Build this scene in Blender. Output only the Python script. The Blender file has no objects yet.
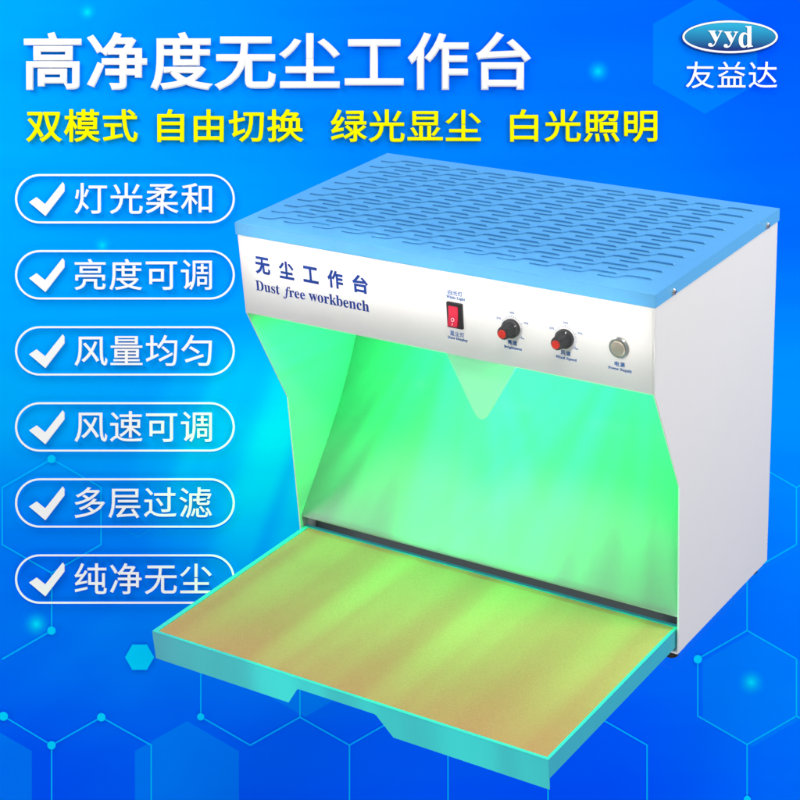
import bpy, bmesh, math, random
from mathutils import Vector, Matrix
random.seed(4)
S = bpy.context.scene
COL = S.collection
BANNER = True          # raised advertising lettering mounted on the backdrop board

# ------------------------------------------------------------------ materials
def mat(name, col=(.8, .8, .8), rough=.5, spec=.5, metal=0., bump=0., bscale=800., var=0., coat=0., vscale=30.):
    m = bpy.data.materials.new(name); m.use_nodes = True
    nt = m.node_tree; b = nt.nodes['Principled BSDF']
    b.inputs['Base Color'].default_value = (*col, 1)
    b.inputs['Roughness'].default_value = rough
    b.inputs['Specular IOR Level'].default_value = spec
    b.inputs['Metallic'].default_value = metal
    b.inputs['Coat Weight'].default_value = coat
    tc = nt.nodes.new('ShaderNodeTexCoord')
    if var:
        n = nt.nodes.new('ShaderNodeTexNoise'); n.inputs['Scale'].default_value = vscale
        n.inputs['Detail'].default_value = 5
        nt.links.new(tc.outputs['Object'], n.inputs['Vector'])
        mx = nt.nodes.new('ShaderNodeMix'); mx.data_type = 'RGBA'
        mx.inputs[6].default_value = (*[c * (1 - var) for c in col], 1)
        mx.inputs[7].default_value = (*[min(1, c * (1 + var)) for c in col], 1)
        nt.links.new(n.outputs['Fac'], mx.inputs[0]); nt.links.new(mx.outputs[2], b.inputs['Base Color'])
    if bump:
        n = nt.nodes.new('ShaderNodeTexNoise'); n.inputs['Scale'].default_value = bscale
        n.inputs['Detail'].default_value = 3
        nt.links.new(tc.outputs['Object'], n.inputs['Vector'])
        bp = nt.nodes.new('ShaderNodeBump'); bp.inputs['Strength'].default_value = bump
        bp.inputs['Distance'].default_value = .001
        nt.links.new(n.outputs['Fac'], bp.inputs['Height']); nt.links.new(bp.outputs[0], b.inputs['Normal'])
    return m

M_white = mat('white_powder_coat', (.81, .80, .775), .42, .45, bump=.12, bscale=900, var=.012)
M_inner_shade = mat('inner_shade_sheet', (.46, .52, .47), .5, .4, bump=.1, bscale=900)  # same white sheet toned down: hood shade is put into its colour
M_blue = mat('blue_powder_coat', (.12, .43, .78), .33, .5, bump=.14, bscale=1000, var=.03)
M_slot_shade = mat('slot_shade', (.012, .10, .30), .8, .1)  # painted shade, stands in for the dark louvre mouths
M_tray = mat('tray_blue_coat', (.055, .50, .60), .4, .5, bump=.14, bscale=1000, var=.03)
M_mat = None
M_black = mat('black_plastic', (.018, .018, .02), .38, .5, bump=.1)
M_knob = mat('charcoal_knob_plastic', (.045, .047, .052), .42, .5)
M_red = mat('red_plastic', (.75, .025, .03), .3, .5)
M_redsw = mat('red_rocker_plastic', (.72, .03, .07), .22, .6, coat=.3)
M_orange = mat('orange_cap_plastic', (.72, .035, .02), .3, .5)
M_steel = mat('polished_steel', (.75, .74, .72), .22, .5, metal=1.)
M_brass = mat('brushed_button_metal', (.72, .62, .52), .3, .5, metal=1.)
M_recess_shade = mat('recess_shade_sheet', (.10, .12, .11), .6, .3)  # darker copy of the inner sheet; recess shade is in its colour
M_ink = mat('navy_ink', (.005, .04, .27), .6, .2)
M_inkb = mat('blue_ink', (.01, .13, .42), .6, .2)
M_rubber = mat('black_rubber', (.02, .014, .012), .7, .3)
M_wpaint = mat('white_sign_acrylic', (.95, .95, .93), .6, .1)
M_ypaint = mat('yellow_sign_acrylic', (.95, .95, .0), .5, .0)

def brushed():      # disc brushed in a circle: normal turned round the axis
    m = M_brass; nt = m.node_tree; b = nt.nodes['Principled BSDF']
    b.inputs['Anisotropic'].default_value = .8; b.inputs['Roughness'].default_value = .42
    t = nt.nodes.new('ShaderNodeTangent'); t.direction_type = 'RADIAL'; t.axis = 'Y'
    nt.links.new(t.outputs[0], b.inputs['Tangent'])
brushed()

def make_mat_material():
    m = bpy.data.materials.new('orange_woven_mat'); m.use_nodes = True
    nt = m.node_tree; b = nt.nodes['Principled BSDF']; b.inputs['Roughness'].default_value = .8
    b.inputs['Specular IOR Level'].default_value = .15
    tc = nt.nodes.new('ShaderNodeTexCoord')
    n = nt.nodes.new('ShaderNodeTexNoise'); n.inputs['Scale'].default_value = 900; n.inputs['Detail'].default_value = 2
    mp = nt.nodes.new('ShaderNodeMapping'); mp.inputs['Scale'].default_value = (.6, 1.6, 1)
    nt.links.new(tc.outputs['Object'], mp.inputs[0]); nt.links.new(mp.outputs[0], n.inputs['Vector'])
    cr = nt.nodes.new('ShaderNodeValToRGB')
    cr.color_ramp.elements[0].position = .25; cr.color_ramp.elements[0].color = (.55, .205, .115, 1)
    cr.color_ramp.elements[1].position = .75; cr.color_ramp.elements[1].color = (.67, .27, .155, 1)
    nt.links.new(n.outputs['Fac'], cr.inputs[0]); nt.links.new(cr.outputs[0], b.inputs['Base Color'])
    bp = nt.nodes.new('ShaderNodeBump'); bp.inputs['Strength'].default_value = .25; bp.inputs['Distance'].default_value = .001
    nt.links.new(n.outputs['Fac'], bp.inputs['Height']); nt.links.new(bp.outputs[0], b.inputs['Normal'])
    return m
M_mat = make_mat_material()

def print_ink(name, col, alpha, radial=False):
    """translucent ink printed over the backdrop"""
    m = bpy.data.materials.new(name); m.use_nodes = True
    nt = m.node_tree; out = nt.nodes['Material Output']; nt.nodes.remove(nt.nodes['Principled BSDF'])
    d = nt.nodes.new('ShaderNodeBsdfDiffuse'); d.inputs[0].default_value = (*col, 1)
    t = nt.nodes.new('ShaderNodeBsdfTransparent'); mx = nt.nodes.new('ShaderNodeMixShader')
    mx.inputs[0].default_value = alpha
    nt.links.new(t.outputs[0], mx.inputs[1]); nt.links.new(d.outputs[0], mx.inputs[2]); nt.links.new(mx.outputs[0], out.inputs[0])
    if radial:
        tc = nt.nodes.new('ShaderNodeTexCoord'); g = nt.nodes.new('ShaderNodeTexGradient'); g.gradient_type = 'QUADRATIC_SPHERE'
        mp = nt.nodes.new('ShaderNodeMapping'); mp.inputs['Scale'].default_value = (1 / radial,) * 3
        mu = nt.nodes.new('ShaderNodeMath'); mu.operation = 'MULTIPLY'; mu.inputs[1].default_value = alpha
        nt.links.new(tc.outputs['Object'], mp.inputs[0]); nt.links.new(mp.outputs[0], g.inputs[0])
        nt.links.new(g.outputs['Fac'], mu.inputs[0]); nt.links.new(mu.outputs[0], mx.inputs[0])
    return m

# ------------------------------------------------------------------ mesh helpers
def link(name, me, parent=None, m=None, loc=None):
    o = bpy.data.objects.new(name, me); COL.objects.link(o)
    if parent: o.parent = parent
    if m is not None:
        me.materials.clear()
        for q in (m if isinstance(m, (list, tuple)) else [m]): me.materials.append(q)
    if loc: o.location = loc
    return o

def finish(name, bm, m, parent=None, smooth=False, bevel=0., seg=2, loc=None):
    if bevel:
        es = [e for e in bm.edges if len(e.link_faces) == 2 and e.calc_face_angle(0) > .5]
        bmesh.ops.bevel(bm, geom=es, offset=bevel, segments=seg, affect='EDGES', profile=.6)
    bmesh.ops.recalc_face_normals(bm, faces=bm.faces)
    me = bpy.data.meshes.new(name); bm.to_mesh(me); bm.free()
    if smooth:
        for p in me.polygons: p.use_smooth = True
    return link(name, me, parent, m, loc)

def box(bm, x0, x1, y0, y1, z0, z1, mi=0):
    v = [bm.verts.new((x, y, z)) for x in (x0, x1) for y in (y0, y1) for z in (z0, z1)]
    for f in ((0, 1, 3, 2), (4, 6, 7, 5), (0, 4, 5, 1), (2, 3, 7, 6), (0, 2, 6, 4), (1, 5, 7, 3)):
        bm.faces.new([v[i] for i in f]).material_index = mi
    return v

def prism(bm, pts, axis, a, b, mi=0):
    """extrude a 2-D outline along an axis ('x': pts=(y,z); 'y': pts=(x,z); 'z': pts=(x,y))"""
    def P(p, t):
        return {'x': (t, p[0], p[1]), 'y': (p[0], t, p[1]), 'z': (p[0], p[1], t)}[axis]
    A = [bm.verts.new(P(p, a)) for p in pts]; B = [bm.verts.new(P(p, b)) for p in pts]
    bm.faces.new(A).material_index = mi; bm.faces.new(B[::-1]).material_index = mi
    n = len(pts)
    for i in range(n):
        bm.faces.new((A[i], A[(i + 1) % n], B[(i + 1) % n], B[i])).material_index = mi

def lathe(bm, prof, n=48, axis='y', flute=0, depth=0):
    """prof = [(r, t)] turned round an axis through the origin"""
    rings = []
    for r, t in prof:
        ring = []
        for i in range(n):
            a = 2 * math.pi * i / n
            rr = r
            if flute and (i % 2): rr = r - depth
            p = (rr * math.cos(a), t, rr * math.sin(a)) if axis == 'y' else (rr * math.cos(a), rr * math.sin(a), t)
            ring.append(bm.verts.new(p))
        rings.append(ring)
    for A, B in zip(rings, rings[1:]):
        for i in range(n): bm.faces.new((A[i], A[(i + 1) % n], B[(i + 1) % n], B[i]))
    bm.faces.new(rings[0]); bm.faces.new(rings[-1][::-1])

def tag(o, label, cat, group=None, kind=None):
    o['label'] = label; o['category'] = cat
    if group: o['group'] = group
    if kind: o['kind'] = kind

SER = lambda t: ''.join(chr(0x1D400 + ord(c) - 65) if 'A' <= c <= 'Z' else chr(0x1D41A + ord(c) - 97) if 'a' <= c <= 'z' else c for c in t)
def text_mesh(lines, bold=0., thick=.0005, sp=1.):
    """lines: [(text, x0, x1, y0, y1)] each fitted into its box in the XY plane, facing +Z -> one mesh"""
    bm = bmesh.new()
    for t, x0, x1, y0, y1 in lines:
        c = bpy.data.curves.new('glyphs', 'FONT'); c.body = t; c.size = 1; c.extrude = .01
        c.resolution_u = 4; c.space_character = sp
        if bold: c.bevel_depth = bold; c.bevel_resolution = 0
        o = bpy.data.objects.new('glyphs', c); COL.objects.link(o)
        bpy.context.view_layer.update()
        dg = bpy.context.evaluated_depsgraph_get()
        me = bpy.data.meshes.new_from_object(o.evaluated_get(dg))
        bpy.data.objects.remove(o)
        b2 = bmesh.new(); b2.from_mesh(me); bpy.data.meshes.remove(me)
        xs = [v.co.x for v in b2.verts]; ys = [v.co.y for v in b2.verts]; zs = [v.co.z for v in b2.verts]
        sx = (x1 - x0) / (max(xs) - min(xs)); sy = (y1 - y0) / (max(ys) - min(ys)); sz = thick / (max(zs) - min(zs))
        mx, my, mz = min(xs), min(ys), min(zs)
        for v in b2.verts: v.co = ((v.co.x - mx) * sx + x0, (v.co.y - my) * sy + y0, (v.co.z - mz) * sz)
        tmp = bpy.data.meshes.new('tmp'); b2.to_mesh(tmp); b2.free()
        bm.from_mesh(tmp); bpy.data.meshes.remove(tmp)
    return bm

# ------------------------------------------------------------------ camera
CX, CY, CZ, YAW, PITCH, ROLL, FPX = 1.4596, -1.6768, 1.2161, -.5724, .4534, -.043, 1786.88
CU, CV = 495.81, 465.78
Fv = Vector((math.sin(YAW) * math.cos(PITCH), math.cos(YAW) * math.cos(PITCH), -math.sin(PITCH)))
r0 = Fv.cross(Vector((0, 0, 1))).normalized(); u0 = r0.cross(Fv)
Rv = r0 * math.cos(ROLL) + u0 * math.sin(ROLL); Uv = -r0 * math.sin(ROLL) + u0 * math.cos(ROLL)
CAMP = Vector((CX, CY, CZ))
cam = bpy.data.cameras.new('camera'); co = bpy.data.objects.new('camera', cam); COL.objects.link(co)
co.matrix_world = Matrix(((Rv.x, Uv.x, -Fv.x, CX), (Rv.y, Uv.y, -Fv.y, CY), (Rv.z, Uv.z, -Fv.z, CZ), (0, 0, 0, 1)))
cam.sensor_width = 36; cam.lens = 36 * FPX / 800
cam.shift_x = -(CU - 400) / 800; cam.shift_y = (CV - 400) / 800
cam.clip_start = .05; cam.clip_end = 100
S.camera = co

# ------------------------------------------------------------------ backdrop board (leans back, faces the photographer)
ZB = 3.05; PX = ZB / FPX
BO = CAMP + Fv * ZB
BMAT = Matrix(((Rv.x, Uv.x, -Fv.x, BO.x), (Rv.y, Uv.y, -Fv.y, BO.y), (Rv.z, Uv.z, -Fv.z, BO.z), (0, 0, 0, 1)))
def bp(u, v): return ((u - CU) * PX, -(v - CV) * PX)

TBL = [  # the blues of the print, sRGB, on a coarse 5 x 5 grid over the part in view
    [(0, 160, 255), (0, 145, 255), (0, 125, 255), (0, 108, 255), (0, 88, 255)],
    [(0, 168, 255), (0, 158, 255), (0, 140, 255), (0, 128, 255), (0, 105, 255)],
    [(0, 178, 255), (0, 172, 255), (0, 160, 255), (0, 155, 255), (0, 150, 255)],
    [(0, 118, 250), (0, 135, 250), (0, 120, 255), (0, 110, 255), (0, 118, 255)],
    [(0, 82, 250), (0, 92, 250), (0, 92, 255), (0, 84, 255), (0, 112, 255)]]
def s2l(c): c /= 255; return c / 12.92 if c <= .04045 else ((c + .055) / 1.055) ** 2.4
def blue(u, v):
    a = min(max(u / 800, 0), 1) * 4; b = min(max(v / 800, 0), 1) * 4
    i = min(int(a), 3); j = min(int(b), 3); fa = a - i; fb = b - j
    fa = fa * fa * (3 - 2 * fa); fb = fb * fb * (3 - 2 * fb)
    c = [(TBL[j][i][k] * (1 - fa) + TBL[j][i + 1][k] * fa) * (1 - fb) + (TBL[j + 1][i][k] * (1 - fa) + TBL[j + 1][i + 1][k] * fa) * fb for k in range(3)]
    return (s2l(c[0]), s2l(c[1]) * .88, s2l(c[2]) * .97, 1)
bm = bmesh.new(); lay = bm.loops.layers.float_color.new('ink')
N = 64; grid = {}
for i in range(N + 1):
    for j in range(N + 1):
        u = -900 + 2600 * i / N; v = -500 + 1800 * j / N
        x, y = bp(u, v); grid[i, j] = (bm.verts.new((x, y, 0)), (u, v))
for i in range(N):
    for j in range(N):
        q = [grid[i, j], grid[i, j + 1], grid[i + 1, j + 1], grid[i + 1, j]]
        f = bm.faces.new([a[0] for a in q])
        for lp, a in zip(f.loops, q): lp[lay] = blue(*a[1])
        f.smooth = True
# give the board its thickness
b4 = [grid[0, 0][0].co, grid[0, N][0].co, grid[N, N][0].co, grid[N, 0][0].co]
x0, y1 = b4[0].x, b4[0].y; x1, y0 = b4[2].x, b4[2].y
box(bm, x0, x1, y0, y1, -.012, -.001)
M_bd = bpy.data.materials.new('printed_blue_board'); M_bd.use_nodes = True
nt = M_bd.node_tree; pb = nt.nodes['Principled BSDF']; pb.inputs['Roughness'].default_value = 1; pb.inputs['Specular IOR Level'].default_value = 0
at = nt.nodes.new('ShaderNodeVertexColor'); at.layer_name = 'ink'
tc = nt.nodes.new('ShaderNodeTexCoord'); mp = nt.nodes.new('ShaderNodeMapping')
mp.inputs['Rotation'].default_value = (0, 0, math.radians(12)); mp.inputs['Scale'].default_value = (1.1, 9, 1)
nz = nt.nodes.new('ShaderNodeTexNoise'); nz.inputs['Scale'].default_value = 1.6; nz.inputs['Detail'].default_value = 3
nt.links.new(tc.outputs['Object'], mp.inputs[0]); nt.links.new(mp.outputs[0], nz.inputs['Vector'])
rg = nt.nodes.new('ShaderNodeMapRange'); rg.inputs[1].default_value = .3; rg.inputs[2].default_value = .7; rg.inputs[3].default_value = .94; rg.inputs[4].default_value = 1.07
nt.links.new(nz.outputs['Fac'], rg.inputs[0])
sp = nt.nodes.new('ShaderNodeSeparateColor'); cb = nt.nodes.new('ShaderNodeCombineColor'); mu = nt.nodes.new('ShaderNodeMath'); mu.operation = 'MULTIPLY'
nt.links.new(at.outputs[0], sp.inputs[0]); nt.links.new(sp.outputs[1], mu.inputs[0]); nt.links.new(rg.outputs[0], mu.inputs[1])
nt.links.new(sp.outputs[0], cb.inputs[0]); nt.links.new(mu.outputs[0], cb.inputs[1]); nt.links.new(sp.outputs[2], cb.inputs[2])
nt.links.new(cb.outputs[0], pb.inputs['Base Color'])
me = bpy.data.meshes.new('backdrop'); bm.to_mesh(me); bm.free()
backdrop = link('backdrop', me, None, M_bd); backdrop.matrix_world = BMAT; backdrop['kind'] = 'structure'

# printed hexagon network
I_line = print_ink('cyan_line_ink', (0, .62, 1), .60)
I_dot = print_ink('cyan_dot_ink', (0, .62, 1), .92)
I_faint = print_ink('cyan_faint_ink', (0, .62, 1), .16)
I_faint2 = print_ink('cyan_fainter_ink', (0, .55, 1), .22)
def ribbon(bm, pts, w, z, closed=False):
    P = [Vector((*bp(*p), z)) for p in pts]
    n = len(P); hw = w * PX / 2
    seg = range(n) if closed else range(n - 1)
    for i in seg:
        a, b = P[i], P[(i + 1) % n]; d = (b - a).normalized(); s = Vector((-d.y, d.x, 0)) * hw
        e = d * hw * .55
        vs = [bm.verts.new(q) for q in (a - e - s, b + e - s, b + e + s, a - e + s)]
        bm.faces.new(vs)
def hexpts(cu, cv, R, pointy=True):
    o = 90 if pointy else 0
    return [(cu + R * math.cos(math.radians(60 * k + o)), cv - R * math.sin(math.radians(60 * k + o))) for k in range(6)]
def inkpoly(name, pts, ink, z):
    bm = bmesh.new(); bm.faces.new([bm.verts.new((*bp(*p), z)) for p in pts][::-1])
    return finish(name, bm, ink, backdrop)
lines = [hexpts(747, 516, 57) + [hexpts(747, 516, 57)[0]], hexpts(747, 687.4, 57) + [hexpts(747, 687.4, 57)[0]],
         [(747, 573), (747, 630)], [(747, 744), (747, 900)], [(796.4, 487.5), (846, 459)], [(796.4, 716), (846, 744), (846, 860)],
         [(500, 745), (548, 717), (598, 716)][:0] or [(548, 717), (548, 900)], [(548, 791), (548, 900)], [(598, 717), (647, 745), (647, 900)],
         [(448, 730), (448, 900)], [(300, 660), (300, 717), (349.5, 745), (400, 716)], [(349.5, 745), (349.5, 900)],
         [(201, 650), (201, 716.5), (250.4, 745), (300, 717)], [(52, 573), (52, 630.5), (2.6, 659)],
         hexpts(52, 516, 57) + [hexpts(52, 516, 57)[0]],
         [(-48, 745), (4, 716), (52, 745), (101.7, 717), (151.5, 745), (151.5, 900)], [(52, 745), (52, 900)]]
for k, ln in enumerate(lines):
    bm = bmesh.new(); ribbon(bm, ln, 1.5, .001 + .0001 * k); finish('hexagon_line', bm, I_line, backdrop)
for cu, cv, R in ((223, 416, 15), (138, 522, 15), (218, 213, 14)):
    bm = bmesh.new(); ribbon(bm, hexpts(cu, cv, R), 1.2, .001, True); finish('small_hexagon', bm, I_faint2, backdrop)
for cu, cv, r in ((52, 630.5, 4.2), (4, 716, 4.5), (52, 745, 4.2), (101.7, 717, 4.2), (201, 716.5, 3.6), (52, 459, 4.2), (697.6, 659, 4.2), (747, 799, 3.5)):
    inkpoly('node_dot', [(cu + r * math.cos(a * math.pi / 12), cv + r * math.sin(a * math.pi / 12)) for a in range(24)][::-1], I_dot, .0035)
inkpoly('hexagon_tile', hexpts(140, 657, 14.6, False), I_dot, .0035)
inkpoly('hexagon_tile', hexpts(187, 781, 60), I_faint, .0006)
inkpoly('hexagon_tile', hexpts(-20, 781, 60), I_faint, .0006)
inkpoly('hexagon_tile', hexpts(705, 54, 60), I_faint, .0006)
inkpoly('hexagon_tile', hexpts(752, 520, 57), print_ink('cyan_mist_ink', (0, .4, 1), .10), .0006)
inkpoly('hexagon_tile', hexpts(752, 690, 57), print_ink('cyan_mist_ink', (0, .5, 1), .16), .0006)
inkpoly('hexagon_tile', hexpts(305, 660, 57), I_faint, .0006)
for cu, cv, r in ((37, 624, 16), (751, 682, 16), (88, 13, 12), (598, 72, 14), (103, 246, 12)):
    bm = bmesh.new(); R = r * PX
    bm.faces.new([bm.verts.new((R * math.cos(a * math.pi / 16), R * math.sin(a * math.pi / 16), 0)) for a in range(32)])
    finish('glow_spot', bm, print_ink('cyan_glow_ink', (0, .75, 1), .9, R), backdrop, loc=(*bp(cu, cv), .0038))

# ------------------------------------------------------------------ raised lettering on the board
def mount(name, u, v, label, cat, group=None):
    """an Empty on the board's face; children use pixel-sized local units of the board (u right, v up)"""
    o = bpy.data.objects.new(name, None); COL.objects.link(o); o.empty_display_size = .02
    x, y = bp(u, v); o.matrix_world = BMAT @ Matrix.Translation((x, y, .004))
    tag(o, label, cat, group); return o
def letters(name, lines, u, v, m, parent, bold=0., thick=.004, z=0., sp=1.05):
    L = [(t, (a - u) * PX, (b - u) * PX, (v - d) * PX, (v - c) * PX) for t, a, b, c, d in lines]   # c top, d bottom
    bm = text_mesh(L, bold, thick, sp)
    if z: bmesh.ops.translate(bm, vec=(0, 0, z), verts=bm.verts)
    me = bpy.data.meshes.new(name); bm.to_mesh(me); bm.free()
    o = link(name, me, parent, m)
    return o
if BANNER:
    def sign(name, lines, m, label, bold, thick):
        t = lines[0]; u = (lines[0][1] + lines[-1][2]) / 2; v = (t[3] + t[4]) / 2
        o = letters(name, lines, u, v, m, None, bold, thick)
        x, y = bp(u, v); o.matrix_world = BMAT @ Matrix.Translation((x, y, .004)); tag(o, label, 'sign lettering')
    sign('headline_lettering', [('高净度无尘工作台', 25, 531, 33, 91.5)], M_wpaint,
         'large bold white Chinese headline lettering at the top of the blue board', .021, .006)
    for tx, a, b, q in (('双模式', 27, 138.5, 'leftmost phrase, three characters'), ('自由切换', 158, 304, 'second phrase from the left'),
                        ('绿光显尘', 331, 481, 'third phrase from the left'), ('白光照明', 510, 657, 'rightmost phrase')):
        sign('subtitle_lettering', [(tx, a, b, 110, 143)], M_ypaint, f'bold yellow lettering {tx} below the headline, {q}', .015, .004)
    def stadium(hw, hh, n=20):
        r = hh; p = []
        for k in range(n + 1): a = -math.pi / 2 + math.pi * k / n; p.append((hw - r + r * math.cos(a), r * math.sin(a)))
        for k in range(n + 1): a = math.pi / 2 + math.pi * k / n; p.append((-hw + r + r * math.cos(a), r * math.sin(a)))
        return p
    def ring_mesh(outer, inner, t):
        bm = bmesh.new(); n = len(outer)
        V = [[bm.verts.new((p[0], p[1], z)) for p in q] for q, z in ((outer, t), (inner, t), (inner, 0), (outer, 0))]
        for k in range(4):
            A, B = V[k], V[(k + 1) % 4]
            for i in range(n): bm.faces.new((A[i], A[(i + 1) % n], B[(i + 1) % n], B[i]))
        return bm
    words = ['灯光柔和', '亮度可调', '风量均匀', '风速可调', '多层过滤', '纯净无尘']
    spot = ['topmost, level with the bench top', 'second from the top', 'third from the top', 'fourth from the top', 'fifth from the top', 'bottommost, beside the tray corner']
    for k, (w, s) in enumerate(zip(words, spot)):
        cu, cv = 125.7, 199.3 + 75.9 * k
        o = mount('feature_badge', cu, cv, f'white outlined pill badge with a tick, reading {w}, {s}', 'badge', 'pill badges down the left of the board')
        hw, hh = 109.6 * PX, 24.6 * PX; w_ = 1.9 * PX
        finish('outline', ring_mesh(stadium(hw, hh), stadium(hw - w_, hh - w_), .003), M_wpaint, o)
        ck = [(-95, -1), (-90, 4.5), (-81, -3), (-60.5, 16), (-60, 8), (-80.5, -16.5)]
        ck = [(-95.5, -3.5), (-88, 1.5), (-79.5, -5.5), (-62, 16.5), (-60.3, 14), (-60.3, 7.5), (-79.3, -17.2)]
        bm = bmesh.new(); prism(bm, [(a * PX, b * PX) for a, b in ck], 'z', 0, .004)
        finish('tick_mark', bm, M_wpaint, o)
        letters('badge_lettering', [(w, 75.5, 212.5, cv - 15.8, cv + 15.2)], cu, cv, M_wpaint, o, .005, .004)
    o = mount('shop_logo', 729.5, 38, 'blue oval emblem with white letters yyd above three white Chinese characters', 'logo')
    def ell(a, b, n=48): return [(a * PX * math.cos(2 * math.pi * k / n), b * PX * math.sin(2 * math.pi * k / n)) for k in range(n)]
    m = bpy.data.materials.new('oval_blue_enamel'); m.use_nodes = True; nt = m.node_tree
    tc = nt.nodes.new('ShaderNodeTexCoord'); sx = nt.nodes.new('ShaderNodeSeparateXYZ'); cr = nt.nodes.new('ShaderNodeValToRGB')
    mr = nt.nodes.new('ShaderNodeMapRange'); mr.inputs[1].default_value = -15 * PX; mr.inputs[2].default_value = 15 * PX
    nt.links.new(tc.outputs['Object'], sx.inputs[0]); nt.links.new(sx.outputs[1], mr.inputs[0]); nt.links.new(mr.outputs[0], cr.inputs[0])
    e = cr.color_ramp.elements; e[0].color = (.008, .03, .20, 1); e[0].position = .1; e[1].color = (.02, .42, .68, 1); e[1].position = .95
    nt.links.new(cr.outputs[0], nt.nodes['Principled BSDF'].inputs['Base Color']); nt.nodes['Principled BSDF'].inputs['Specular IOR Level'].default_value = .1
    bm = bmesh.new(); prism(bm, ell(48.5, 17), 'z', 0, .002); finish('oval_edge', bm, M_ink, o)
    bm = bmesh.new(); prism(bm, ell(45.5, 14.2), 'z', .0025, .004); finish('oval', bm, m, o)
    finish('oval_outline', ring_mesh(ell(47.6, 16.2), ell(45.6, 14.3), .005), M_wpaint, o)
    letters('emblem_lettering', [(SER('y'), 707.5, 722, 32, 48), (SER('y'), 723, 737.5, 33, 49), (SER('d'), 738, 752, 27.5, 49)], 729.5, 38, M_wpaint, o, 0, .002, .004)
    letters('name_lettering', [('友益达', 685.5, 776.5, 62.5, 89)], 729.5, 38, M_wpaint, o, 0, .003)

# ------------------------------------------------------------------ the workbench
W, D, H, TT = .6, .3394, .5068, .016
ZP, ZK, K = .3834, .2363, .0661
ZT, ZT0, T = .0334, -.0078, -.2526
root = bpy.data.objects.new('dust_free_workbench', None); COL.objects.link(root); root.location = (W / 2, D / 2, -.015)
tag(root, 'white tabletop dust-free workbench with blue slotted top, green-lit hood and a pulled-out tray', 'workbench')
off = (-W / 2, -D / 2, .015)
def part(name, bm, m, parent=None, **k):
    o = finish(name, bm, m, parent or root, **k)
    if parent is None: o.location = off
    return o

# side panels
for x0, x1 in ((0, .002), (W - .002, W)):
    bm = bmesh.new()
    prism(bm, [(.0, H - .003), (D, H - .003), (D, 0), (K, 0), (K, ZK), (.0, ZP)], 'x', x0, x1)
    # folded flange along the lower front edge
    xa, xb = (x1, x1 + .006) if x0 == 0 else (x0 - .006, x0)
    sp_ = part('side_panel', bm, [M_white, M_inner_shade], bevel=.0008)
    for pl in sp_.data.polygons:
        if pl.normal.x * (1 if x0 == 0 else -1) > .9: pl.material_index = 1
bm = bmesh.new(); box(bm, .0022, W - .0022, -.0005, .0018, ZP, H - .003)
box(bm, .0022, W - .0022, .0018, .016, ZP, ZP + .0015)
part('front_panel', bm, M_white, bevel=.0004)
bm = bmesh.new(); box(bm, .0022, W - .0022, D - .0018, D - .0002, 0, H - .003); part('rear_panel', bm, M_white)
bm = bmesh.new(); box(bm, .0022, W - .0022, K + .03, D - .002, .001, .003); part('base_panel', bm, M_inner_shade)
bm = bmesh.new(); box(bm, .0022, W - .0022, .0165, D - .002, .430, .432); part('hood_ceiling', bm, M_inner_shade)
# slanted inner back sheet, bent
prof = [(.0712, .0505)]
pts = [(.0712, .0515), (.125, .115), (.175, .178), (.215, .240), (.245, .300), (.262, .36), (.27, .429)]
def cat(P, n=6):
    out = []
    for i in range(len(P) - 1):
        p0 = P[max(i - 1, 0)]; p1 = P[i]; p2 = P[i + 1]; p3 = P[min(i + 2, len(P) - 1)]
        for k in range(n):
            t = k / n
            out.append(tuple(.5 * (2 * p1[c] + (p2[c] - p0[c]) * t + (2 * p0[c] - 5 * p1[c] + 4 * p2[c] - p3[c]) * t * t + (3 * p1[c] - p0[c] - 3 * p2[c] + p3[c]) * t ** 3) for c in (0, 1)))
    return out + [P[-1]]
cp = cat(pts)
bm = bmesh.new()
A = [bm.verts.new((.0024, y, z)) for y, z in cp]; B = [bm.verts.new((W - .0024, y, z)) for y, z in cp]
for i in range(len(cp) - 1): bm.faces.new((A[i], B[i], B[i + 1], A[i + 1])).smooth = True
lip = [(.0712, .0515), (.0712, .0500), (.095, .0500)]
LA = [A[0]] + [bm.verts.new((.0024, y, z)) for y, z in lip[1:]]; LB = [B[0]] + [bm.verts.new((W - .0024, y, z)) for y, z in lip[1:]]
for i in range(2): bm.faces.new((LA[i], LB[i], LB[i + 1], LA[i + 1]))
bmesh.ops.recalc_face_normals(bm, faces=bm.faces)
me = bpy.data.meshes.new('inner_back_sheet'); bm.to_mesh(me); bm.free()
o = link('inner_back_sheet', me, root, M_inner_shade, off)
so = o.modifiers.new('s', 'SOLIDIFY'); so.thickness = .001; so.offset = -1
# cross-member under the back sheet, coloured dark for the shade in the slot
bm = bmesh.new(); box(bm, .0024, W - .0024, .100, .102, .0035, .0495); part('slot_plate', bm, M_recess_shade)
def frosted():      # milky plate that passes some light
    m = mat('frosted_plate', (.82, .9, .88), .45, .4); nt = m.node_tree
    tl = nt.nodes.new('ShaderNodeBsdfTranslucent'); tl.inputs[0].default_value = (.8, .95, .95, 1)
    mx = nt.nodes.new('ShaderNodeMixShader'); mx.inputs[0].default_value = .4
    nt.links.new(nt.nodes['Principled BSDF'].outputs[0], mx.inputs[1]); nt.links.new(tl.outputs[0], mx.inputs[2])
    nt.links.new(mx.outputs[0], nt.nodes['Material Output'].inputs[0]); return m
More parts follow.
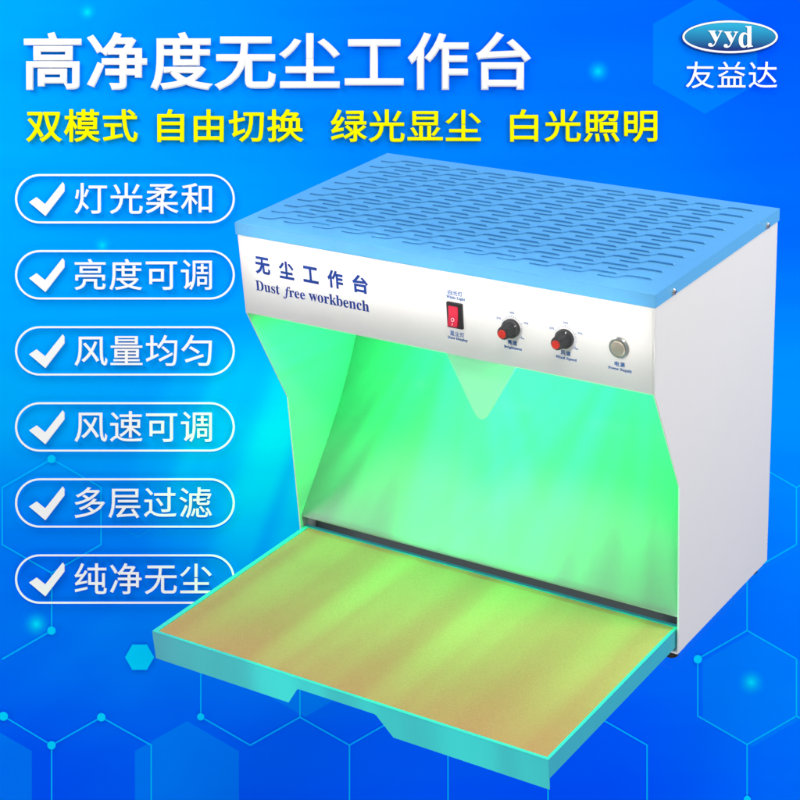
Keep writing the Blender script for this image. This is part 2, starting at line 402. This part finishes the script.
# V shaped guard plate hanging just behind the front panel
gp = [(.3030, ZP + .004)]
gp = [(.297, .398), (.3045, .3795)]
def guard():
    tip = Vector((.3472, .2825)); a = Vector((.2955, .384)); b = Vector((.4085, .384))
    p = [(.290, .396), tuple(a)]
    r = .0125
    da = (tip - a).normalized(); db = (b - tip).normalized()
    p0 = tip - da * .024; p2 = tip + db * .024
    for k in range(13):
        t = k / 12; q = p0 * (1 - t) ** 2 + tip * 2 * t * (1 - t) + p2 * t * t; p.append(tuple(q))
    p += [tuple(b), (.4135, .396)]
    return p
bm = bmesh.new(); prism(bm, guard(), 'y', .0195, .0215)
part('guard_plate', bm, frosted(), bevel=.0004)
bm = bmesh.new(); box(bm, .06, .54, .235, .252, .4, .4285)
part('light_strip', bm, M_inner_shade, bevel=.001)

# blue cover with louvred slots
bm = bmesh.new()
o_ = .0016
prism(bm, [(-o_, -o_), (W + o_, -o_), (W + o_, D + o_), (-o_, D + o_)], 'z', H - TT, H)
cover = part('top_cover', bm, M_blue, bevel=.0011, seg=3, smooth=False)
bm = bmesh.new()
def slot(xr, y0, L=.066):
    path = [(xr, y0), (xr - .0022, y0), (xr - .027, y0 + .0001), (xr - .034, y0 - .0016), (xr - .040, y0 - .0105), (xr - .046, y0 - .0124), (xr - L + .0022, y0 - .0125), (xr - L, y0 - .0125)]
    n = len(path); bk = []; tp = []; ft = []; mid = []
    for i, (x, y) in enumerate(path):
        h = .0003 if i in (0, n - 1) else .0019 if i < 3 else .0015
        x += random.uniform(-.0003, .0003)
        bk.append(bm.verts.new((x, y + .0048, H + .0001))); mid.append(bm.verts.new((x, y + .0016, H + .0001 + h * .9)))
        tp.append(bm.verts.new((x, y, H + .0001 + h))); ft.append(bm.verts.new((x, y + .0006, H + .0001)))
    for i in range(n - 1):
        bm.faces.new((bk[i], bk[i + 1], mid[i + 1], mid[i])); bm.faces.new((mid[i], mid[i + 1], tp[i + 1], tp[i]))
        bm.faces.new((tp[i], tp[i + 1], ft[i + 1], ft[i])).material_index = 1
        a = [bm.verts.new((ft[j].co.x, ft[j].co.y - .0010, H + .0002)) for j in (i, i + 1)]
        c = [bm.verts.new((ft[j].co.x, ft[j].co.y, H + .0002)) for j in (i, i + 1)]
        bm.faces.new((c[0], c[1], a[1], a[0])).material_index = 1  # dark strip draws the shade at the louvre mouth
for r in range(11):
    for c in range(13):
        xr = .577 - .0455 * c; y = .039 + .0276 * r
        if xr - .066 >= .012: slot(xr + random.uniform(-.0004, .0004), y)
        elif xr > .065: slot(xr, y, xr - .014)
        
    # a short slot closes each row at both ends
part('louvre_pressing', bm, [M_blue, M_slot_shade], cover)
for y in (.043, .303):
    for x, s in ((W + o_, 1), (-o_, -1)):
        bm = bmesh.new(); lathe(bm, [(.0042, 0), (.0042, .0012), (.0030, .0028), (.0012, .0034)], 20)
        sc = finish('screw', bm, M_steel, root, smooth=False)
        sc.rotation_euler = (0, 0, -math.pi / 2 * s); sc.location = Vector(off) + Vector((x, y, .4955))
        bm = bmesh.new(); box(bm, -.0028, .0028, .0034, .0036, -.0004, .0004); finish('screw_slot', bm, M_rubber, sc)

# lettering printed on the front panel
def panel_text(name, lines, m, bold=0., label=None):
    bm = text_mesh(lines, bold, .0002)
    for v in bm.verts: x, y, z = v.co; v.co = (x, -.0006 - z, y)
    me = bpy.data.meshes.new(name); bm.to_mesh(me); bm.free()
    return link(name, me, root, m, off)
FP = lambda t: ''.join(t)
cw = .0245; 
big = []
for i, ch in enumerate('无尘工作台'):
    x = .0245 + i * .0386; hh = .0235
    big.append((ch, x, x + .0242, .4415 + (.001 if ch == '工' else 0), .4655 - (.001 if ch == '工' else 0)))
panel_text('title_lettering', big, M_ink, .034)
SI = lambda t: ''.join(chr(0x1D468 + ord(c) - 65) if 'A' <= c <= 'Z' else chr(0x1D482 + ord(c) - 97) if 'a' <= c <= 'z' else c for c in t)
panel_text('english_title_lettering', [(SER('D') + SER('ust'), .0222, .0610, .4180, .4320), (SI('f') + SER('ree'), .0665, .1020, .4140, .4315), (SER('workbench'), .1080, .2020, .4180, .4325)], M_ink, .004)
def small(cn, en, x, zc, ze, wc, we):
    n = len(cn); L = []
    for i, ch in enumerate(cn):
        a = x - wc / 2 + i * wc / n; L.append((ch, a, a + wc / n * .86, zc - .0030, zc + .0030))
    L.append((SER(en), x - we / 2, x + we / 2, ze - .0022, ze + .0022))
    return L
L1 = small('白光灯', 'White Light', .3325, .4645, .4580, .0215, .027) + small('显尘灯', 'Dust Display', .3325, .4118, .4052, .0215, .029)
panel_text('switch_lettering', L1[:4], M_inkb, .02); panel_text('switch_lettering', L1[4:], M_inkb, .02)
for x, cn, en, we in ((.411, '亮度', 'Brightness', .025), (.484, '风速', 'Wind Speed', .0285)):
    L = small(cn, en, x, .4148, .4078, .0145, we)
    for t, dx, dz in (('25%', -.0185, .009), ('50%', .0005, .0190), ('75%', .0195, .0090), ('Max', .0135, -.0110)):
        L.append((t, x + dx - .0032, x + dx + .0032, .434 + dz - .0012, .434 + dz + .0012))
    o = panel_text('dial_lettering', L, M_inkb, .02)
    bm = bmesh.new()
    for k in range(25):
        a = math.radians(215 - k * 250 / 24); long = k % 6 == 0
        r1, r2 = (.0133, .0162 if long else .0146); w = .00026
        ca, sa = math.cos(a), math.sin(a)
        vs = [bm.verts.new((x + r * ca - s * w * sa, -.0008, .434 + r * sa + s * w * ca)) for r, s in ((r1, -1), (r2, -1), (r2, 1), (r1, 1))]
        bm.faces.new(vs)
    part('dial_scale', bm, M_inkb)
panel_text('power_lettering', small('电源', 'Power Supply', .5556, .4140, .4072, .0145, .031), M_inkb, .02)

# rocker switch
sw = bpy.data.objects.new('rocker_switch', None)
bm = bmesh.new(); box(bm, -.0108, .0108, -.0035, 0, -.0160, .0160); box(bm, -.0078, .0078, -.0036, -.0035, -.0125, .0125)
sw = finish('rocker_switch', bm, M_black, root, bevel=.0008); sw.location = Vector(off) + Vector((.3315, -.0006, .4365))
bm = bmesh.new()
prism(bm, [(-.0036, -.0122), (-.0085, -.0122), (-.0050, .0), (-.0042, .0122), (-.0036, .0122)], 'x', -.0074, .0060)
finish('rocker', bm, M_redsw, sw, bevel=.0005)
bm = text_mesh([('O', -.003, .0016, -.0062, -.0018), ('|', -.0008, -.0002, -.0108, -.0078)], 0, .0001)
for v in bm.verts:
    x, y, z = v.co; v.co = (x, -.0053 + (y) * (.0035 / .0122) - z - .0002, y)
me = bpy.data.meshes.new('rocker_mark'); bm.to_mesh(me); bm.free(); link('rocker_mark', me, sw, M_wpaint)

# knobs
for x, rot in ((.411, 20), (.484, -10)):
    bm = bmesh.new()
    lathe(bm, [(.0112, 0), (.0118, -.0015), (.0118, -.0055), (.0108, -.0065)], 48)
    kb = finish('control_knob', bm, M_knob, root, bevel=0); kb.location = Vector(off) + Vector((x, -.0008, .434))
    bm = bmesh.new(); lathe(bm, [(.0100, -.0065), (.0094, -.0080), (.0078, -.0215), (.0070, -.0225)], 48, flute=1, depth=.0007)
    finish('grip', bm, M_knob, kb)
    bm = bmesh.new(); lathe(bm, [(.0053, -.0222), (.0053, -.0240), (.0046, -.0247)], 36)
    finish('knob_cap', bm, M_orange, kb)
    bm = bmesh.new(); box(bm, -.0006, .0006, -.0080, -.0067, .0100, .0117)
    pt = finish('pointer_mark', bm, M_wpaint, kb); pt.rotation_euler = (0, math.radians(rot + 35), 0)
# power button
bm = bmesh.new(); lathe(bm, [(.0130, 0), (.0130, -.0020), (.0118, -.0034), (.0100, -.0034), (.0098, -.0016)], 48)
pw = finish('power_button', bm, M_steel, root, smooth=False); pw.location = Vector(off) + Vector((.5552, -.0008, .4350))
bm = bmesh.new(); lathe(bm, [(.0094, -.0017), (.0094, -.0040), (.0086, -.0045), (.0082, -.0044), (.003, -.0042)], 48); finish('push_cap', bm, M_brass, pw)

# pull-out tray
XA, XB = .0045, W - .0045
tr = bpy.data.objects.new('tray', None)
bm = bmesh.new()
y0, y1 = T, K + .012
RL, RF = .0070, .0040                               # rim widths
box(bm, XA, XB, y0, y0 + RF, ZT - .0022, ZT)
box(bm, XA, XB, y1 - RL, y1, ZT - .0022, ZT)
box(bm, XA, XA + RL, y0 + RF + .0001, y1 - RL - .0001, ZT - .0022, ZT)
box(bm, XB - RF, XB, y0 + RF + .0001, y1 - RL - .0001, ZT - .0022, ZT)
box(bm, XA + .001, XB - .001, y0 + .003, y1 - .003, ZT - .0042, ZT - .0024)
for xa, xb in ((XA, XA + .0015), (XB - .0015, XB)):
    box(bm, xa, xb, y0 + .0016, y1, .0070, ZT - .0023)
tray = part('tray', bm, M_tray, bevel=.0007)
# front face with the cut-out hand grip
bm = bmesh.new()
zt_ = ZT - .0023
prism(bm, [(XA, zt_), (XB, zt_), (XB, ZT0), (.3795, ZT0), (.3570, .0158), (.3540, .0175), (.2400, .0175), (.2370, .0158), (.2215, ZT0), (XA, ZT0)], 'y', T, T + .0015)
fr = finish('tray_front', bm, M_tray, tray, bevel=.0003)
bm = bmesh.new(); prism(bm, [(.18, .030), (.42, .030), (.42, .012), (.3620, .012), (.3560, .0145), (.2420, .0145), (.2380, .012), (.18, .012)], 'y', T + .010, T + .0115)
finish('grip_lip', bm, M_tray, tray)
bm = bmesh.new(); box(bm, XA + RL + .0005, XB - RF - .0005, y0 + RF + .0004, y1 - RL - .0004, ZT - .0023, ZT - .0006)
finish('work_mat', bm, M_mat, tray, bevel=.0003)

# feet
for x in (.0165, .5835):
    for y in (.0800, .3230):
        bm = bmesh.new(); lathe(bm, [(.0080, -.015), (.0092, -.0135), (.0096, -.0060), (.0090, -.0035)], 24, 'z')
        ft = finish('foot', bm, M_rubber, root); ft.location = Vector(off) + Vector((x, y, 0))
        bm = bmesh.new(); box(bm, -.0105, .0145 if x > .3 else .0105, -.0125, .0100, -.0034, -.0004); finish('foot_bracket', bm, M_white, ft, bevel=.0008)

# ------------------------------------------------------------------ clear shelf that carries the bench
def clear_glass():
    m = bpy.data.materials.new('clear_acrylic'); m.use_nodes = True
    nt = m.node_tree; out = nt.nodes['Material Output']; nt.nodes.remove(nt.nodes['Principled BSDF'])
    t = nt.nodes.new('ShaderNodeBsdfTransparent'); t.inputs[0].default_value = (.97, .99, 1, 1)
    g = nt.nodes.new('ShaderNodeBsdfGlossy'); g.inputs['Roughness'].default_value = .15; g.inputs['Color'].default_value = (.6, .85, 1, 1)
    mx = nt.nodes.new('ShaderNodeMixShader'); mx.inputs[0].default_value = .015
    nt.links.new(t.outputs[0], mx.inputs[1]); nt.links.new(g.outputs[0], mx.inputs[2]); nt.links.new(mx.outputs[0], out.inputs[0])
    return m
bm = bmesh.new(); box(bm, -.01, W - .003, .055, D + .02, -.0195, -.0152)
shelf = finish('display_shelf', bm, clear_glass(), None); shelf['kind'] = 'structure'
# the two arms run from the shelf back to the board
for x in (.10, .20):
    bm = bmesh.new()
    tt = (ZB - (Vector((x, .3, -.03)) - CAMP).dot(Fv)) / Fv.dot(Vector((0, 1, 0)))
    box(bm, x - .01, x + .01, .12, .3 + tt - .012, -.034, -.0197)
    finish('shelf_arm', bm, M_white, shelf)

# ------------------------------------------------------------------ light
w = bpy.data.worlds.new('World'); S.world = w; w.use_nodes = True
bg = w.node_tree.nodes['Background']; bg.inputs[0].default_value = (.96, .98, 1, 1); bg.inputs[1].default_value = .30
def area(name, loc, target, size, power, col=(1, 1, 1), sy=None, spread=None):
    l = bpy.data.lights.new(name, 'AREA'); l.energy = power; l.color = col; l.size = size
    if sy: l.shape = 'RECTANGLE'; l.size_y = sy
    if spread: l.spread = math.radians(spread)
    o = bpy.data.objects.new(name, l); COL.objects.link(o); o.location = loc
    o.rotation_euler = (Vector(target) - Vector(loc)).to_track_quat('-Z', 'Y').to_euler(); return o
area('key_softbox', (1.4, -1.5, 2.7), (.3, .1, .2), .6, 21, (1, .99, .96))
area('added_side_fill', (1.9, .35, 1.15), (.6, .15, .3), .6, 16, (1, .955, .88))  # added fill to brighten the right side panel
area('added_top_fill', (.2, 1.0, 2.5), (.3, .2, .5), .6, 12, (.97, .99, 1))  # added from behind to brighten the top cover alone
area('added_panel_fill', (.3, -2.0, 1.9), (.3, 0, .472), .60, .20, (1, .99, .97), .06, 3)  # added narrow beam that brightens only the front panel
bx, by = bp(150, 250); area('added_board_fill_left', (-1.0, -.2, 1.3), BMAT @ Vector((bx, by, 0)), .8, 10)  # added light for the left of the board
bx, by = bp(700, 300); area('added_board_fill_right', (1.2, 1.2, 1.5), BMAT @ Vector((bx, by, 0)), .6, 6)  # added light for the right of the board
bx, by = bp(520, 760); area('added_board_fill_low', (.9, -1.0, -1.2), BMAT @ Vector((bx, by, 0)), .8, 12)  # added from below to lift the board's lower part
bx, by = bp(80, 640); area('added_board_fill_low_left', (-1.3, -.7, -.6), BMAT @ Vector((bx, by, 0)), .7, 8)  # added to lift the board's lower left

def gobo_spot(name, loc, target, angle, power, col, scale, lo, hi, seed, size=.01, blend=.5, amb=.25):
    """a lamp whose beam is broken into streaks that fan out from it"""
    l = bpy.data.lights.new(name, 'SPOT'); l.energy = power; l.color = col; l.spot_size = math.radians(angle); l.spot_blend = blend
    l.shadow_soft_size = size
    l.use_nodes = True; nt = l.node_tree; em = nt.nodes['Emission']
    tc = nt.nodes.new('ShaderNodeTexCoord'); sx = nt.nodes.new('ShaderNodeSeparateXYZ')
    dv = nt.nodes.new('ShaderNodeMath'); dv.operation = 'DIVIDE'
    nt.links.new(tc.outputs['Normal'], sx.inputs[0]); nt.links.new(sx.outputs[0], dv.inputs[0]); nt.links.new(sx.outputs[2], dv.inputs[1])
    ad = nt.nodes.new('ShaderNodeMath'); ad.operation = 'MULTIPLY_ADD'; ad.inputs[1].default_value = scale; ad.inputs[2].default_value = seed
    nt.links.new(dv.outputs[0], ad.inputs[0])
    nz = nt.nodes.new('ShaderNodeTexNoise'); nz.noise_dimensions = '1D'; nz.inputs['Scale'].default_value = 1; nz.inputs['Detail'].default_value = 1.2
    nt.links.new(ad.outputs[0], nz.inputs['W'])
    mr = nt.nodes.new('ShaderNodeMapRange'); mr.inputs[1].default_value = lo; mr.inputs[2].default_value = hi; mr.inputs[3].default_value = amb; mr.inputs[4].default_value = 1
    mr.interpolation_type = 'SMOOTHSTEP'
    nt.links.new(nz.outputs['Fac'], mr.inputs[0]); nt.links.new(mr.outputs[0], em.inputs['Strength'])
    o = bpy.data.objects.new(name, l); COL.objects.link(o); o.location = loc
    f = (Vector(target) - Vector(loc)).normalized(); xax = Vector((1, 0, 0)); z = -f; y = z.cross(xax).normalized(); xax = y.cross(z)
    o.matrix_world = Matrix(((xax.x, y.x, z.x, loc[0]), (xax.y, y.y, z.y, loc[1]), (xax.z, y.z, z.z, loc[2]), (0, 0, 0, 1)))
    return o
G = (.0, 1, .22)
area('green_strip_lamp', (.3, .21, .395), (.3, .13, .05), .50, 1.7, (.0, 1, .27), .03)
gobo_spot('green_beam_lamp', (.16, .03, .40), (.14, .0, 0), 164, 8.0, (.0, 1, .17), 6.4, .38, .62, 5.3, amb=.38)
gobo_spot('green_beam_lamp', (.44, .03, .40), (.46, .0, 0), 164, 7.2, (.0, 1, .17), 6.4, .38, .62, 2.9, amb=.34)
gobo_spot('added_green_front_fill', (.15, -1.05, .14), (.34, -.25, .03), 50, 22, (0, 1, .62), 9, .4, .6, 3.1, blend=1, amb=.5)  # added green light for the tray front, not a lamp of the bench
bx, by = bp(290, 470); tgt = BMAT @ Vector((bx, by, 0))
gobo_spot('added_green_board_fill', (-.03, -.09, .42), tgt, 40, 40, (0, 1, .0), 9, .4, .6, 1.1, blend=1, amb=.45)  # added unseen source that puts the green tint on the board

S.view_settings.view_transform = 'Standard'; S.view_settings.look = 'None'; S.view_settings.exposure = 0; S.view_settings.gamma = 1
S.render.engine = 'CYCLES'
S.cycles.max_bounces = 8; S.cycles.transparent_max_bounces = 16
